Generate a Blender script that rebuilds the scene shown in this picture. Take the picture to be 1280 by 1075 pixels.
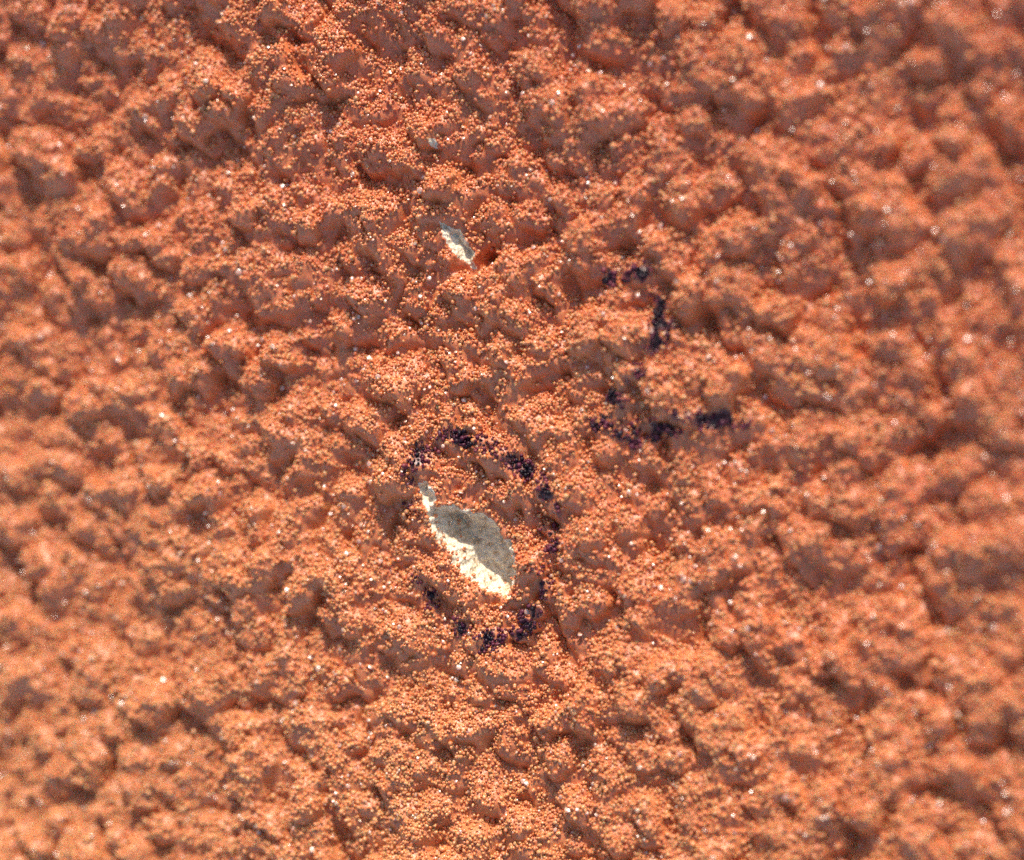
import bpy, math
import numpy as np
from mathutils import Vector, Matrix

scene = bpy.context.scene
for o in list(bpy.data.objects):
    bpy.data.objects.remove(o, do_unlink=True)

# ------------------------------------------------------------------ camera, sky, sun, exposure
W_PX, H_PX = 1280.0, 1075.0
TILT = math.radians(24)
DIST = 0.50
cam_loc = Vector((math.sin(TILT) * DIST, 0.035, math.cos(TILT) * DIST))
cam_data = bpy.data.cameras.new('camera')
cam = bpy.data.objects.new('camera', cam_data)
scene.collection.objects.link(cam)
cam.location = cam_loc
fwd = (Vector((0, 0, 0.003)) - cam_loc).normalized()
right = fwd.cross(Vector((0, 1, 0))).normalized()
up = right.cross(fwd).normalized()
cam.matrix_world = Matrix.Translation(cam_loc) @ Matrix((right, up, -fwd)).transposed().to_4x4()
cam_data.sensor_fit = 'HORIZONTAL'
cam_data.sensor_width = 36.0
cam_data.lens = 70.3
cam_data.clip_start = 0.01
cam_data.clip_end = 50
cam_data.dof.use_dof = True
cam_data.dof.focus_distance = 0.5035
cam_data.dof.aperture_fstop = 3.6
scene.camera = cam

SUN_EL, SUN_AZ = math.radians(26), math.radians(10)      # azimuth from +Y towards +X
world = bpy.data.worlds.new('World')
scene.world = world
world.use_nodes = True
wn = world.node_tree
bg = wn.nodes['Background']
sky = wn.nodes.new('ShaderNodeTexSky')
sky.sky_type = 'NISHITA'
sky.sun_disc = False
sky.sun_elevation = SUN_EL
sky.sun_rotation = SUN_AZ
sky.ozone_density = 1.3
sky.air_density = 1.0
sky.dust_density = 1.0
wn.links.new(sky.outputs[0], bg.inputs[0])
bg.inputs[1].default_value = 0.15

sun_data = bpy.data.lights.new('sun', 'SUN')
sun_data.energy = 3.4
sun_data.angle = math.radians(0.5)
sun_data.color = (1.0, 0.93, 0.82)
sun = bpy.data.objects.new('sun', sun_data)
scene.collection.objects.link(sun)
sd = Vector((math.sin(SUN_AZ) * math.cos(SUN_EL), math.cos(SUN_AZ) * math.cos(SUN_EL), math.sin(SUN_EL)))
sun.rotation_euler = sd.to_track_quat('Z', 'Y').to_euler()
sun.location = sd * 2

scene.view_settings.view_transform = 'Standard'
scene.view_settings.look = 'None'
scene.view_settings.gamma = 1.0
scene.view_settings.use_curve_mapping = False
scene.view_settings.exposure = 0.53
scene.cycles.max_bounces = 6
scene.cycles.diffuse_bounces = 4
scene.cycles.glossy_bounces = 2
scene.cycles.transmission_bounces = 0
scene.cycles.caustics_reflective = False
scene.cycles.caustics_refractive = False
scene.cycles.sample_clamp_direct = 14.0
scene.cycles.sample_clamp_indirect = 4.0
scene.cycles.use_adaptive_sampling = True
scene.cycles.adaptive_threshold = 0.03
scene.cycles.use_denoising = False      # keeps the tiny glints and the fine grain

# ------------------------------------------------------------------ helpers (all lengths below in mm)
def at(px, py, z=3.0):
    """where a line of sight meets the foam's mean surface, in mm"""
    k = 36.0 / 70.3 / W_PX
    d = fwd + right * ((px - W_PX / 2) * k) - up * ((py - H_PX / 2) * k)
    zz = z
    for _ in range(4):
        p = cam_loc + d * ((zz * 0.001 - cam_loc.z) / d.z)
        zz = z + BOWL * (p.y * 1000)**2
    return p.x * 1000, p.y * 1000

BOWL = 0.00035           # slight dish added to the foam so its top catches less sun

rng = np.random.default_rng(11)

def vnoise(x, y, s, seed):
    """gradient noise, about -1..1, feature size s mm"""
    r = np.random.default_rng(seed)
    N = 128
    a = r.random((N, N)) * 2 * np.pi
    gx, gy = np.cos(a), np.sin(a)
    u, v = x / s + 51.3, y / s + 47.9
    i, j = np.floor(u).astype(int), np.floor(v).astype(int)
    fu, fv = u - i, v - j
    wu, wv = fu**3 * (fu * (fu * 6 - 15) + 10), fv**3 * (fv * (fv * 6 - 15) + 10)
    def g(di, dj):
        ii, jj = (i + di) % N, (j + dj) % N
        return gx[jj, ii] * (fu - di) + gy[jj, ii] * (fv - dj)
    a0 = g(0, 0) * (1 - wu) + g(1, 0) * wu
    a1 = g(0, 1) * (1 - wu) + g(1, 1) * wu
    return (a0 * (1 - wv) + a1 * wv) * 1.5

def worley(x, y, s, seed, jit=0.9):
    r = np.random.default_rng(seed)
    N = 256
    jx, jy, hr = r.random((N, N)), r.random((N, N)), r.random((N, N))
    u, v = x / s + 100.0, y / s + 100.0
    i, j = np.floor(u).astype(int), np.floor(v).astype(int)
    f1 = np.full(x.shape, 9.0); f2 = f1.copy()
    idn = np.zeros(x.shape, int); hh = np.zeros(x.shape)
    for dj in (-1, 0, 1):
        for di in (-1, 0, 1):
            ii, jj = (i + di) % N, (j + dj) % N
            d = np.hypot(i + di + 0.5 + (jx[jj, ii] - 0.5) * jit - u, j + dj + 0.5 + (jy[jj, ii] - 0.5) * jit - v)
            near = d < f1
            f2 = np.where(near, f1, np.minimum(f2, d))
            idn = np.where(near, jj * N + ii, idn)
            hh = np.where(near, hr[jj, ii], hh)
            f1 = np.where(near, d, f1)
    return f1, f2, idn, hh

def bumps(x, y, s, seed, p=3.5, rad=0.98, lo=0.25, jit=0.9):
    """rounded domes of uneven height, blended so that no crease is knife-sharp; about 0..1"""
    r = np.random.default_rng(seed)
    N = 256
    jx, jy, hr = r.random((N, N)), r.random((N, N)), r.random((N, N))
    u, v = x / s + 100.0, y / s + 100.0
    i, j = np.floor(u).astype(int), np.floor(v).astype(int)
    acc = np.zeros(x.shape)
    for dj in (-1, 0, 1):
        for di in (-1, 0, 1):
            ii, jj = (i + di) % N, (j + dj) % N
            d2 = (i + di + 0.5 + (jx[jj, ii] - 0.5) * jit - u)**2 + (j + dj + 0.5 + (jy[jj, ii] - 0.5) * jit - v)**2
            acc += ((lo + (1 - lo) * hr[jj, ii]) * np.clip(1 - d2 / rad**2, 0, 1)**0.8)**p
    return acc**(1 / p)

def sstep(a, b, t):
    t = np.clip((t - a) / (b - a), 0, 1)
    return t * t * (3 - 2 * t)

def poly_sd(x, y, pts):
    """signed distance, positive inside"""
    P = np.array(pts); n = len(P)
    d2 = np.full(x.shape, 1e9); inside = np.zeros(x.shape, bool)
    for k in range(n):
        a, b = P[k], P[(k + 1) % n]
        e = b - a
        t = np.clip(((x - a[0]) * e[0] + (y - a[1]) * e[1]) / (e @ e), 0, 1)
        d2 = np.minimum(d2, (x - a[0] - t * e[0])**2 + (y - a[1] - t * e[1])**2)
        c = (a[1] > y) != (b[1] > y)
        with np.errstate(divide='ignore', invalid='ignore'):
            xi = a[0] + (y - a[1]) * e[0] / e[1]
        inside ^= c & (x < xi)
    d = np.sqrt(d2)
    return np.where(inside, d, -d)

# outlines of the three places where the skin is torn away (photo positions carried to the surface)
gouge_poly = [at(*p) for p in [(541,632),(560,631),(581,638),(603,643),(618,656),(633,678),(643,690),(647,709),(642,730),
                               (634,747),(627,752),(613,744),(602,738),(586,729),(576,712),(564,691),(551,680),(538,652)]]
nick_poly = [at(*p) for p in [(526,604),(536,602),(546,611),(550,622),(546,632),(536,632),(528,619)]]
fleck_poly = [at(*p) for p in [(543,172),(549,173),(552,181),(550,189),(545,186)]]
tear_poly = [at(*p) for p in [(551,276),(560,281),(573,288),(583,303),(588,316),(586,326),(590,341),(582,335),(572,322),(562,310),(556,294)]]

ring_raw = [(120,320,.55),(126,285,.8),(128,245,1),(150,205,.9),(180,225,.6),(220,185,.7),(245,150,.6),(275,140,.8),(320,150,1),
            (352,170,.95),(390,175,.8),(440,187,.8),(470,235,.6),(500,240,.85),(540,258,.9),(585,288,1.15),(640,330,.6),(660,385,1.1),
            (690,450,.7),(720,470,.7),(670,520,.65),(700,540,.65),(715,590,.7),(695,610,.6),(640,700,.5),(655,760,.8),(665,800,.6),(635,858,1),(580,880,.6),
            (608,910,.95),(568,950,1.0),(600,965,.5),(500,965,.6),(460,990,.7),(430,965,1.0),(400,1000,.7),(370,970,.4),(300,905,.6),(320,935,.95),
            (105,430,.6),(80,480,.35),(140,735,.6),(205,795,.75),(212,830,.6)]
two_raw = [(120,150,.5),(190,160,.95),(270,145,.85),(332,130,1.15),(290,170,.5),(415,235,.5),(450,300,.9),(445,340,.8),(425,410,1),(475,410,.9),
           (418,490,1),(370,510,.5),(385,540,.4),(330,635,.7),(275,690,.75),(200,770,1.05),(230,790,.7),(190,700,.6),(110,920,.65),(150,880,.65),(185,905,.8),
           (240,965,.75),(275,890,.5),(310,1000,.75),(340,930,.75),(430,930,1.1),(425,970,.8),(490,945,.8),(510,880,.75),(565,880,.65),(625,890,.9),
           (715,895,1.15),(770,868,1.15),(800,930,.6),(880,912,.55),(905,830,.3)]
def ink_amount(x, y, pts, sg=1.65):
    a = np.zeros(x.shape)
    for px, py, w in pts:
        d2 = (x - px)**2 + (y - py)**2
        a = np.maximum(a, w * np.exp(-d2 / (2 * sg**2)))
    return a

GOUGE_FLOOR = -5.6
def height(x, y):
    """the foam surface: returns height, lump id, torn mask, depth of torn zones"""
    xe = x + 0.0
    g = np.clip((x + 130) / 280, 0, 1)                     # lumps grow a little coarser along x
    sx = x * (1.20 - 0.24 * g)
    wx = 4.5 * vnoise(x, y, 19, 1) + 2.4 * vnoise(x, y, 7, 2)
    wy = 4.5 * vnoise(x, y, 19, 3) + 2.4 * vnoise(x, y, 7, 4)
    U, V = sx + wx + 0.25 * y, ((y * 0.98 - 0.10 * x) * (1.06 - 0.18 * g) + wy)
    f1, f2, idn, hr = worley(U, V, 13.6, 5)
    h = 7.0 * bumps(U, V, 13.6, 5, p=5, rad=0.86) - 2.0
    U2, V2 = 1.06 * x + 0.4 * wx + 0.9 * vnoise(x, y, 3.6, 6), 0.98 * y + 0.4 * wy + 0.9 * vnoise(x, y, 3.6, 7)
    h += 5.0 * bumps(U2, V2, 6.2, 8, lo=0.0, p=4.5, rad=0.9) - 1.6
    h += 2.1 * bumps(x + 0.5 * vnoise(x, y, 2, 9), y + 0.5 * vnoise(x, y, 2, 10), 3.2, 12, lo=0.0, p=3) - 0.4
    h += 2.0 * vnoise(x, y, 34, 13) + 1.3 * vnoise(x, y, 12, 14) + 0.8 * vnoise(x, y, 5.5, 15)
    h = 3.0 + (h - 3.0) * 0.92 + BOWL * y * y
    return h, idn

def torn(x, y, h):
    j = 0.9 * vnoise(x, y, 3.4, 21) + 0.7 * vnoise(x, y, 1.5, 22)
    s1 = poly_sd(x, y, gouge_poly) + j
    s2 = poly_sd(x, y, nick_poly) + 0.25 * j + 0.2
    s3 = np.maximum(poly_sd(x, y, tear_poly), 0.7 * poly_sd(x, y, fleck_poly)) + 0.45 * j
    rough = 0.7 * vnoise(x, y, 5, 23) + 0.45 * vnoise(x, y, 2.0, 24) + 0.5 * vnoise(x, y, 1.1, 25)
    d1 = sstep(-0.8, 4.2, s1)
    d2 = sstep(-0.4, 2.6, s2)
    d3 = sstep(-0.4, 3.0, s3)
    # the skin is thinned towards a level rim before it breaks
    r1 = sstep(-5, 0, s1) * 0.6
    h = h * (1 - r1) + r1 * (4.0 + 0.45 * (h - 4.0))
    h = h * (1 - d1) + d1 * (GOUGE_FLOOR + rough)
    h = h - d2 * 3.4
    h = h - d3 * 4.5
    # a dark little pit by the small tear
    px, py = at(606, 324)
    h = h - 5.5 * np.exp(-((x - px)**2 + (y - py)**2) / (2 * 1.7**2))
    return h, s1, s2, s3

# ------------------------------------------------------------------ sampled surface
STEP = 0.40
corners = [at(px, py, 0) for px in (-60, 1340) for py in (-60, 1135)]
X0, X1 = min(c[0] for c in corners), max(c[0] for c in corners)
Y0, Y1 = min(c[1] for c in corners), max(c[1] for c in corners)
nx, ny = int((X1 - X0) / STEP) + 1, int((Y1 - Y0) / STEP) + 1
gx = X0 + np.arange(nx) * STEP
gy = Y0 + np.arange(ny) * STEP
GX, GY = np.meshgrid(gx, gy)
H, ID = height(GX, GY)
H, S1, S2, S3 = torn(GX, GY, H)
def ink_points(raw, ox, oy, sc):
    out = []
    for a, b, w in raw:
        z = 3.0
        for _ in range(5):
            x, y = at(ox + a / sc, oy + b / sc, z)
            z = H[int(np.clip((y - Y0) / STEP, 0, ny - 1)), int(np.clip((x - X0) / STEP, 0, nx - 1))] - BOWL * y * y
        out.append((x, y, w))
    return out
INK_RING = ink_amount(GX, GY, ink_points(ring_raw, 480, 500, 3.258))
INK_TWO = ink_amount(GX, GY, ink_points(two_raw, 720, 310, 4.135), 1.85)
near = sstep(0.15, 0.6, np.maximum(INK_RING, INK_TWO)) * (S1 < 0)
lo = 3.2 + BOWL * GY * GY
H = np.where(H < lo, H + (lo - H) * 0.75 * near, H)
dHy, dHx = np.gradient(H, STEP)
NL = np.sqrt(1 + dHx**2 + dHy**2)
NX, NY, NZ = -dHx / NL, -dHy / NL, 1 / NL
INK = np.maximum(INK_RING, INK_TWO)

def samp(A, x, y):
    u = np.clip((x - X0) / STEP, 0, nx - 1.001); v = np.clip((y - Y0) / STEP, 0, ny - 1.001)
    i, j = u.astype(int), v.astype(int); fu, fv = u - i, v - j
    return (A[j, i] * (1 - fu) + A[j, i + 1] * fu) * (1 - fv) + (A[j + 1, i] * (1 - fu) + A[j + 1, i + 1] * fu) * fv

# ------------------------------------------------------------------ materials
def mat(name):
    m = bpy.data.materials.new(name); m.use_nodes = True
    return m, m.node_tree.nodes, m.node_tree.links, m.node_tree.nodes['Principled BSDF']

def ramp(nodes, stops):
    r = nodes.new('ShaderNodeValToRGB')
    el = r.color_ramp.elements
    while len(el) < len(stops): el.new(0.5)
    for e, (p, c) in zip(el, stops): e.position = p; e.color = (*c, 1)
    return r

def mixc(nodes, links, fac, a, b):
    m = nodes.new('ShaderNodeMix'); m.data_type = 'RGBA'
    for k, v in (('Factor', fac), (6, a), (7, b)):
        s = m.inputs[k] if k != 'Factor' else m.inputs[0]
        if hasattr(v, 'is_linked'): links.new(v, s)
        else: s.default_value = v if k == 'Factor' else (*v, 1)
    return m.outputs[2]

def foam_material():
    m, n, l, p = mat('orange_foam')
    tc = n.new('ShaderNodeTexCoord')
    def noise(scale, det, rough=0.5):
        t = n.new('ShaderNodeTexNoise'); t.inputs['Scale'].default_value = scale; t.inputs['Detail'].default_value = det
        t.inputs['Roughness'].default_value = rough
        l.new(tc.outputs['Object'], t.inputs['Vector']); return t
    big = noise(14, 3); mid = noise(130, 4, 0.6); fine = noise(1900, 2, 0.7)
    # weathering plus painted shade: darker red towards one corner, golden towards the other, noise-broken
    sep = n.new('ShaderNodeSeparateXYZ'); l.new(tc.outputs['Object'], sep.inputs[0])
    def math_(op, a, b):
        q = n.new('ShaderNodeMath'); q.operation = op
        for k, v in enumerate((a, b)):
            if hasattr(v, 'is_linked'): l.new(v, q.inputs[k])
            else: q.inputs[k].default_value = v
        return q.outputs[0]
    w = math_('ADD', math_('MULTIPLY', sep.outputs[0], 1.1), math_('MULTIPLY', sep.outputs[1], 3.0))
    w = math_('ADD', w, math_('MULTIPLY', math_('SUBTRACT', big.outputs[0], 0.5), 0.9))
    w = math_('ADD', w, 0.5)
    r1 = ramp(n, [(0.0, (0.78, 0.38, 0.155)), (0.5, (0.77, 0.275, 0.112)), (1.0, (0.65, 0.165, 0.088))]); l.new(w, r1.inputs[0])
    r2 = ramp(n, [(0.30, (0.64, 0.18, 0.080)), (0.70, (0.78, 0.37, 0.165))]); l.new(mid.outputs[0], r2.inputs[0])
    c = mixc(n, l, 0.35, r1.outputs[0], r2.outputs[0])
    at_r = n.new('ShaderNodeAttribute'); at_r.attribute_name = 'grain'
    r3 = ramp(n, [(0.0, (0.64, 0.13, 0.035)), (0.5, (0.78, 0.29, 0.085)), (0.93, (0.84, 0.48, 0.19)), (1.0, (0.80, 0.52, 0.34))])
    l.new(at_r.outputs['Fac'], r3.inputs[0])
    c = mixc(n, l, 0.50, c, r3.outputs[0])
    rf = ramp(n, [(0.32, (0.62, 0.56, 0.55)), (0.62, (1.0, 1.0, 1.0))]); l.new(fine.outputs[0], rf.inputs[0])
    mm = n.new('ShaderNodeMix'); mm.data_type = 'RGBA'; mm.blend_type = 'MULTIPLY'; mm.inputs[0].default_value = 0.6
    l.new(c, mm.inputs[6]); l.new(rf.outputs[0], mm.inputs[7]); c = mm.outputs[2]
    at_i = n.new('ShaderNodeAttribute'); at_i.attribute_name = 'ink'
    c = mixc(n, l, at_i.outputs['Fac'], c, (0.060, 0.010, 0.026))
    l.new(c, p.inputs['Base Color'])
    rr = ramp(n, [(0.0, (0.40,)*3), (0.93, (0.26,)*3), (0.985, (0.27,)*3)]); l.new(at_r.outputs['Fac'], rr.inputs[0])
    l.new(rr.outputs[0], p.inputs['Roughness'])
    ri = n.new('ShaderNodeMapRange')
    for k, v in zip(('From Min', 'From Max', 'To Min', 'To Max'), (0.94, 0.99, 1.6, 2.8)): ri.inputs[k].default_value = v
    l.new(at_r.outputs['Fac'], ri.inputs['Value']); l.new(ri.outputs[0], p.inputs['IOR'])
    p.subsurface_method = 'RANDOM_WALK'
    p.inputs['Subsurface Weight'].default_value = 0.6
    p.inputs['Subsurface Radius'].default_value = (1.0, 0.30, 0.12)
    p.inputs['Subsurface Scale'].default_value = 0.0006
    b = n.new('ShaderNodeBump'); b.inputs['Strength'].default_value = 0.5; b.inputs['Distance'].default_value = 0.00025
    l.new(fine.outputs[0], b.inputs['Height']); l.new(b.outputs[0], p.inputs['Normal'])
    return m

def core_material():
    m, n, l, p = mat('pale_core_foam')
    tc = n.new('ShaderNodeTexCoord')
    t = n.new('ShaderNodeTexNoise'); t.inputs['Scale'].default_value = 520; t.inputs['Detail'].default_value = 6; t.inputs['Roughness'].default_value = 0.75
    l.new(tc.outputs['Object'], t.inputs['Vector'])
    r = ramp(n, [(0.36, (0.50, 0.33, 0.18)), (0.50, (0.86, 0.74, 0.54)), (0.75, (0.90, 0.80, 0.60))]); l.new(t.outputs[0], r.inputs[0])
    l.new(r.outputs[0], p.inputs['Base Color'])
    p.inputs['Roughness'].default_value = 0.7
    p.inputs['Subsurface Weight'].default_value = 0.4
    p.inputs['Subsurface Radius'].default_value = (1.0, 0.8, 0.5)
    p.inputs['Subsurface Scale'].default_value = 0.001
    v = n.new('ShaderNodeTexVoronoi'); v.inputs['Scale'].default_value = 1100
    l.new(tc.outputs['Object'], v.inputs['Vector'])
    b = n.new('ShaderNodeBump'); b.inputs['Strength'].default_value = 0.9; b.inputs['Distance'].default_value = 0.0005
    l.new(v.outputs['Distance'], b.inputs['Height']); l.new(b.outputs[0], p.inputs['Normal'])
    return m

def ink_material():
    m, n, l, p = mat('purple_black_ink')
    a = n.new('ShaderNodeAttribute'); a.attribute_name = 'ink'
    r = ramp(n, [(0.0, (0.26, 0.05, 0.05)), (0.40, (0.10, 0.014, 0.035)), (0.62, (0.020, 0.005, 0.012)), (0.9, (0.007, 0.004, 0.008))])
    l.new(a.outputs['Fac'], r.inputs[0]); l.new(r.outputs[0], p.inputs['Base Color'])
    p.inputs['Roughness'].default_value = 0.42
    p.inputs['IOR'].default_value = 1.4
    return m

FOAM, CORE, INKM = foam_material(), core_material(), ink_material()

# ------------------------------------------------------------------ mesh builder
def build(name, verts, norms, quads, tris, m, parent, attrs=None):
    """verts mm; quads (n,4), tris (n,3); smooth with given vertex normals"""
    me = bpy.data.meshes.new(name)
    nv = len(verts)
    me.vertices.add(nv)
    me.vertices.foreach_set('co', (verts * 0.001).astype(np.float32).ravel())
    idx = np.concatenate([quads.ravel(), tris.ravel()]).astype(np.int32)
    tot = np.concatenate([np.full(len(quads), 4), np.full(len(tris), 3)])
    start = np.concatenate([[0], np.cumsum(tot)[:-1]]).astype(np.int32)
    me.loops.add(len(idx)); me.loops.foreach_set('vertex_index', idx)
    me.polygons.add(len(tot)); me.polygons.foreach_set('loop_start', start)
    me.update(calc_edges=True)
    me.polygons.foreach_set('use_smooth', np.ones(len(tot), bool))
    for k, v in (attrs or {}).items():
        a = me.attributes.new(k, 'FLOAT', 'POINT'); a.data.foreach_set('value', v.astype(np.float32))
    if norms is not None:
        me.normals_split_custom_set_from_vertices(norms.astype(np.float32))
    me.materials.append(m)
    o = bpy.data.objects.new(name, me)
    scene.collection.objects.link(o)
    o.parent = parent
    return o

# icosahedron grain
ph = (1 + 5**0.5) / 2
ICO_V = np.array([(-1,ph,0),(1,ph,0),(-1,-ph,0),(1,-ph,0),(0,-1,ph),(0,1,ph),(0,-1,-ph),(0,1,-ph),(ph,0,-1),(ph,0,1),(-ph,0,-1),(-ph,0,1)])
ICO_V /= np.linalg.norm(ICO_V[0])
ICO_F = np.array([(0,11,5),(0,5,1),(0,1,7),(0,7,10),(0,10,11),(1,5,9),(5,11,4),(11,10,2),(10,7,6),(7,1,8),(3,9,4),(3,4,2),(3,2,6),(3,6,8),(3,8,9),(4,9,5),(2,4,11),(6,2,10),(8,6,7),(9,8,1)])

def grain_mesh(c, r, seed, fn=None, fl=None):
    """c (n,3), r (n,3) radii -> verts, normals, tris"""
    n = len(c)
    g = np.random.default_rng(seed)
    q = g.normal(size=(n, 4)); q /= np.linalg.norm(q, axis=1)[:, None]
    w, x, y, z = q.T
    R = np.stack([1-2*(y*y+z*z), 2*(x*y-z*w), 2*(x*z+y*w), 2*(x*y+z*w), 1-2*(x*x+z*z), 2*(y*z-x*w), 2*(x*z-y*w), 2*(y*z+x*w), 1-2*(x*x+y*y)], 1).reshape(n, 3, 3)
    nv = np.einsum('nij,kj->nki', R, ICO_V)
    V = c[:, None, :] + nv * r[:, None, :]
    N = nv / r[:, None, :]
    if fl is not None and fl.any():
        w = fn[fl]; a = np.cross(w, [1.0, 0.2, 0.1]); a /= np.linalg.norm(a, axis=1)[:, None]; b = np.cross(w, a)
        B = np.stack([a, b, w], 2)
        V[fl] = c[fl][:, None, :] + np.einsum('nij,nkj->nki', B, nv[fl] * r[fl][:, None, :])
        N[fl] = np.einsum('nij,nkj->nki', B, N[fl])
    N /= np.linalg.norm(N, axis=2)[:, :, None]
    T = ICO_F[None] + (np.arange(n) * 12)[:, None, None]
    return V.reshape(-1, 3), N.reshape(-1, 3), T.reshape(-1, 3)

# ------------------------------------------------------------------ grains scattered over the skin
PITCH = 0.80
ax = np.arange(X0 + 1, X1 - 1, PITCH); ay = np.arange(Y0 + 1, Y1 - 1, PITCH * 0.87)
AX, AY = np.meshgrid(ax, ay)
AX = AX + (np.arange(len(ay)) % 2)[:, None] * PITCH / 2
AX = (AX + rng.uniform(-.36, .36, AX.shape) * PITCH).ravel(); AY = (AY + rng.uniform(-.36, .36, AY.shape) * PITCH).ravel()
gh, gnx, gny, gnz = (samp(A, AX, AY) for A in (H, NX, NY, NZ))
cover = 0.48 + 0.4 * samp(INK, AX, AY) + 1.6 * gny + 0.40 * vnoise(AX, AY, 5.0, 31) + 0.40 * vnoise(AX, AY, 2.4, 33) + 0.35 * vnoise(AX, AY, 14, 32) + 0.05 * (gh - 3.0)
keep = rng.random(len(AX)) < np.clip(cover, 0.04, 0.97)
s1, s2, s3 = samp(S1, AX, AY), samp(S2, AX, AY), samp(S3, AX, AY)
keep &= (s1 < rng.random(len(AX))**3.5 * 3.2) & (s2 < rng.random(len(AX))**3 * 0.5 - 0.3) & (s3 < rng.random(len(AX))**3 * 0.9 - 0.2)
AX, AY, gh, gnx, gny, gnz = (a[keep] for a in (AX, AY, gh, gnx, gny, gnz))
n = len(AX)
rad = np.clip(rng.lognormal(math.log(0.43), 0.27, n), 0.20, 0.9)
sit = rad * rng.uniform(-0.1, 0.95, n)
GC = np.stack([AX + gnx * sit, AY + gny * sit, gh + gnz * sit], 1)
GR = rad[:, None] * rng.uniform(0.82, 1.2, (n, 3))
# a second storey of grains riding on some of the first
up2 = np.flatnonzero(rng.random(n) < 0.34)
k = rng.normal(size=(len(up2), 3)) * 0.45 + np.stack([gnx, gny + 0.35, gnz + 0.2], 1)[up2]
k /= np.linalg.norm(k, axis=1)[:, None]
GC = np.concatenate([GC, GC[up2] + k * (rad[up2] * 1.15)[:, None]])
GR = np.concatenate([GR, GR[up2] * rng.uniform(0.65, 0.95, (len(up2), 1))])
n = len(GC)
GRND = rng.random(n) * 0.93
# thin glossy flecks lying on the skin, added and tilted to catch sun glints
nf = 4200
fx, fy = rng.uniform(X0 + 2, X1 - 2, nf), rng.uniform(Y0 + 2, Y1 - 2, nf)
ok = (samp(S1, fx, fy) < -2) & (samp(NY, fx, fy) > -0.2)
fx, fy = fx[ok], fy[ok]; nf = len(fx)
fn = rng.normal(size=(nf, 3)) * 0.33 + np.array([0.15, 0.38, 0.85]); fn /= np.linalg.norm(fn, axis=1)[:, None]
fz = samp(H, fx, fy)
FC = np.stack([fx, fy, fz + 0.75], 1) + np.stack([samp(NX, fx, fy), samp(NY, fx, fy), 0 * fx], 1) * 0.6
FR = np.clip(rng.lognormal(math.log(0.40), 0.35, nf), 0.22, 0.95)
FLECK = np.zeros(n, bool)
GC = np.concatenate([GC, FC]); GR = np.concatenate([GR, FR[:, None] * np.array([[1, 1, 0.22]])])
GN = np.concatenate([np.zeros((n, 3)), fn]); FLECK = np.concatenate([FLECK, np.ones(nf, bool)])
GRND = np.concatenate([GRND, np.full(nf, 1.0)])
n = len(GC)
gi_r, gi_t = samp(INK_RING, GC[:, 0], GC[:, 1]), samp(INK_TWO, GC[:, 0], GC[:, 1])
u_ = rng.random(n)
ink_r = gi_r > 0.19 + 0.40 * u_ - 0.15 * vnoise(GC[:, 0], GC[:, 1], 3.2, 51)
ink_t = gi_t > 0.25 + 0.40 * u_ - 0.15 * vnoise(GC[:, 0], GC[:, 1], 3.2, 51)
gi_i = np.clip(((GC[:, 0] - X0) / STEP).round().astype(int), 0, nx - 1); gi_j = np.clip(((GC[:, 1] - Y0) / STEP).round().astype(int), 0, ny - 1)
GID = ID[gi_j, gi_i]

# ------------------------------------------------------------------ the foam and its parts
root = bpy.data.objects.new('foam_insulation', None)
scene.collection.objects.link(root)
root['label'] = 'rough orange sprayed insulation foam with a lumpy grainy skin and one pale gouge'
root['category'] = 'foam'
root.empty_display_size = 0.05

verts_all = np.stack([GX, GY, H], 2).reshape(-1, 3)
norm_all = np.stack([NX, NY, NZ], 2).reshape(-1, 3)
qi = (np.arange(ny - 1)[:, None] * nx + np.arange(nx - 1)[None]).ravel()
QUADS = np.stack([qi, qi + 1, qi + nx + 1, qi + nx], 1)
c4 = lambda A: 0.25 * (A[:-1, :-1] + A[1:, :-1] + A[:-1, 1:] + A[1:, 1:]).ravel()
QID = ID[:-1, :-1].ravel().copy()
QID[c4(S1) > 0] = -1
QID[c4(S2) > 0] = -2
QID[c4(S3) > 0] = -3
QID[(c4(S3) > 0) & (c4(GY) > at(560, 230)[1])] = -4
SURF_RND = (0.14 + 0.14 * vnoise(GX, GY, 1.2, 41)).ravel()
SURF_INK = (sstep(0.45, 0.95, INK + 0.22 * vnoise(GX, GY, 1.3, 42)) * 0.85).ravel()

def part(name, qsel, gsel, m, seed, label=None, kind=None):
    q = QUADS[qsel]
    used, inv = np.unique(q, return_inverse=True)
    V, N = verts_all[used], norm_all[used]
    q = inv.reshape(-1, 4)
    gv, gn, gt = grain_mesh(GC[gsel], GR[gsel], seed, GN[gsel], FLECK[gsel])
    rnd = np.concatenate([SURF_RND[used], np.repeat(GRND[gsel], 12)])
    ink = np.concatenate([SURF_INK[used], np.repeat(GINK[gsel], 12)])
    o = build(name, np.concatenate([V, gv]), np.concatenate([N, gn]), q, gt + len(V), m, root, {'grain': rnd, 'ink': ink})
    if label: o['label'] = label
    if kind: o['kind'] = kind
    return o

GINK = np.clip(0.35 * np.maximum(gi_r, gi_t) * (rng.random(n) < 0.6), 0, 1)
GINK[ink_r | ink_t] = np.clip(np.maximum(gi_r, gi_t)[ink_r | ink_t] * rng.uniform(0.35, 1.25, (ink_r | ink_t).sum()), 0.1, 1)

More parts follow.
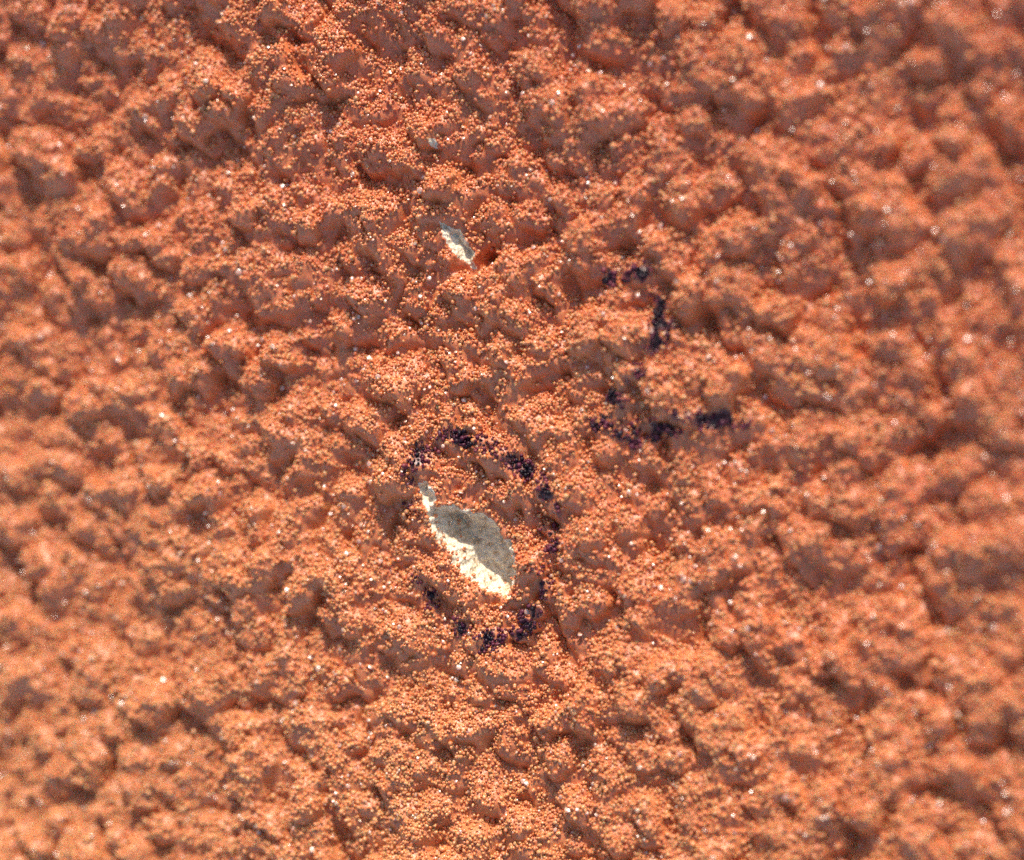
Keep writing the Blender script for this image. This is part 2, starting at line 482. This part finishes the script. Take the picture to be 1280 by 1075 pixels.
GR[(ink_r | ink_t) & ~FLECK] *= rng.uniform(0.8, 1.2, ((ink_r | ink_t) & ~FLECK).sum())[:, None]
plain = ~(ink_r | ink_t)
ids, cnt = np.unique(QID[QID >= 0], return_counts=True)
order = ids[np.argsort(-cnt)]
own = set(order[:300].tolist())
qord = np.argsort(QID, kind='stable'); qs = QID[qord]
gid_plain = np.where(plain, GID, -9)
gord = np.argsort(gid_plain, kind='stable'); gs = gid_plain[gord]
for s, i in enumerate(order[:300]):
    a, b = np.searchsorted(qs, [i, i + 1]); c, d = np.searchsorted(gs, [i, i + 1])
    part('foam_lump', qord[a:b], gord[c:d], FOAM, 100 + s)
rest = np.array(sorted(set(ids.tolist()) - own))
if len(rest):
    part('foam_lump_fringe', np.flatnonzero(np.isin(QID, rest)), np.flatnonzero(np.isin(gid_plain, rest)), FOAM, 77, kind='stuff')
none = np.zeros(0, int)
part('exposed_core', np.flatnonzero(QID == -1), none, CORE, 1, 'deep pale cream gouge where the orange skin is torn away, inside the ink ring')
part('exposed_core', np.flatnonzero(QID == -2), none, CORE, 1, 'tiny pale nick just above the big gouge')
part('exposed_core', np.flatnonzero(QID == -3), none, CORE, 1, 'small slanting pale tear in the orange skin away from the ink marks')
if (QID == -4).any():
    part('exposed_core', np.flatnonzero(QID == -4), none, CORE, 1, 'tiny pale fleck of bare core above the slanting tear')
part('ink_ring', none, np.flatnonzero(ink_r), INKM, 2, 'broken purple-black marker ring drawn round the gouge')
part('ink_numeral', none, np.flatnonzero(ink_t & ~ink_r), INKM, 3, 'purple-black handwritten numeral 2 dotted over the grains')

# outer foam beyond the close-up, with the slab's sides and underside
S = 1.6
ox = np.arange(X0 - 140, X1 + 140, S); oy = np.arange(Y0 - 120, Y1 + 120, S)
OX, OY = np.meshgrid(ox, oy)
OH, _ = height(OX, OY)
inner = (OX > X0 + 2) & (OX < X1 - 2) & (OY > Y0 + 2) & (OY < Y1 - 2)
OH = np.where(inner, -14, OH)
edge = np.zeros(OX.shape, bool); edge[0] = edge[-1] = True; edge[:, 0] = edge[:, -1] = True
OH = np.where(edge, -25, OH)
mx, my = len(ox), len(oy)
qi = (np.arange(my - 1)[:, None] * mx + np.arange(mx - 1)[None]).ravel()
oq = np.stack([qi, qi + 1, qi + mx + 1, qi + mx], 1)
ov = np.stack([OX, OY, OH], 2).reshape(-1, 3)
cs = [0, mx - 1, mx * my - 1, mx * (my - 1)]
oq = np.concatenate([oq, [[cs[0], cs[3], cs[2], cs[1]]]])
build('backing_slab', ov, None, oq, np.zeros((0, 3), int), FOAM, root, {'grain': 0.35 + 0.3 * vnoise(OX, OY, 2.5, 41).ravel(), 'ink': np.zeros(len(ov))})
print('grains', n, 'lumps', len(ids), 'tris', 2 * len(QUADS) + 20 * n)
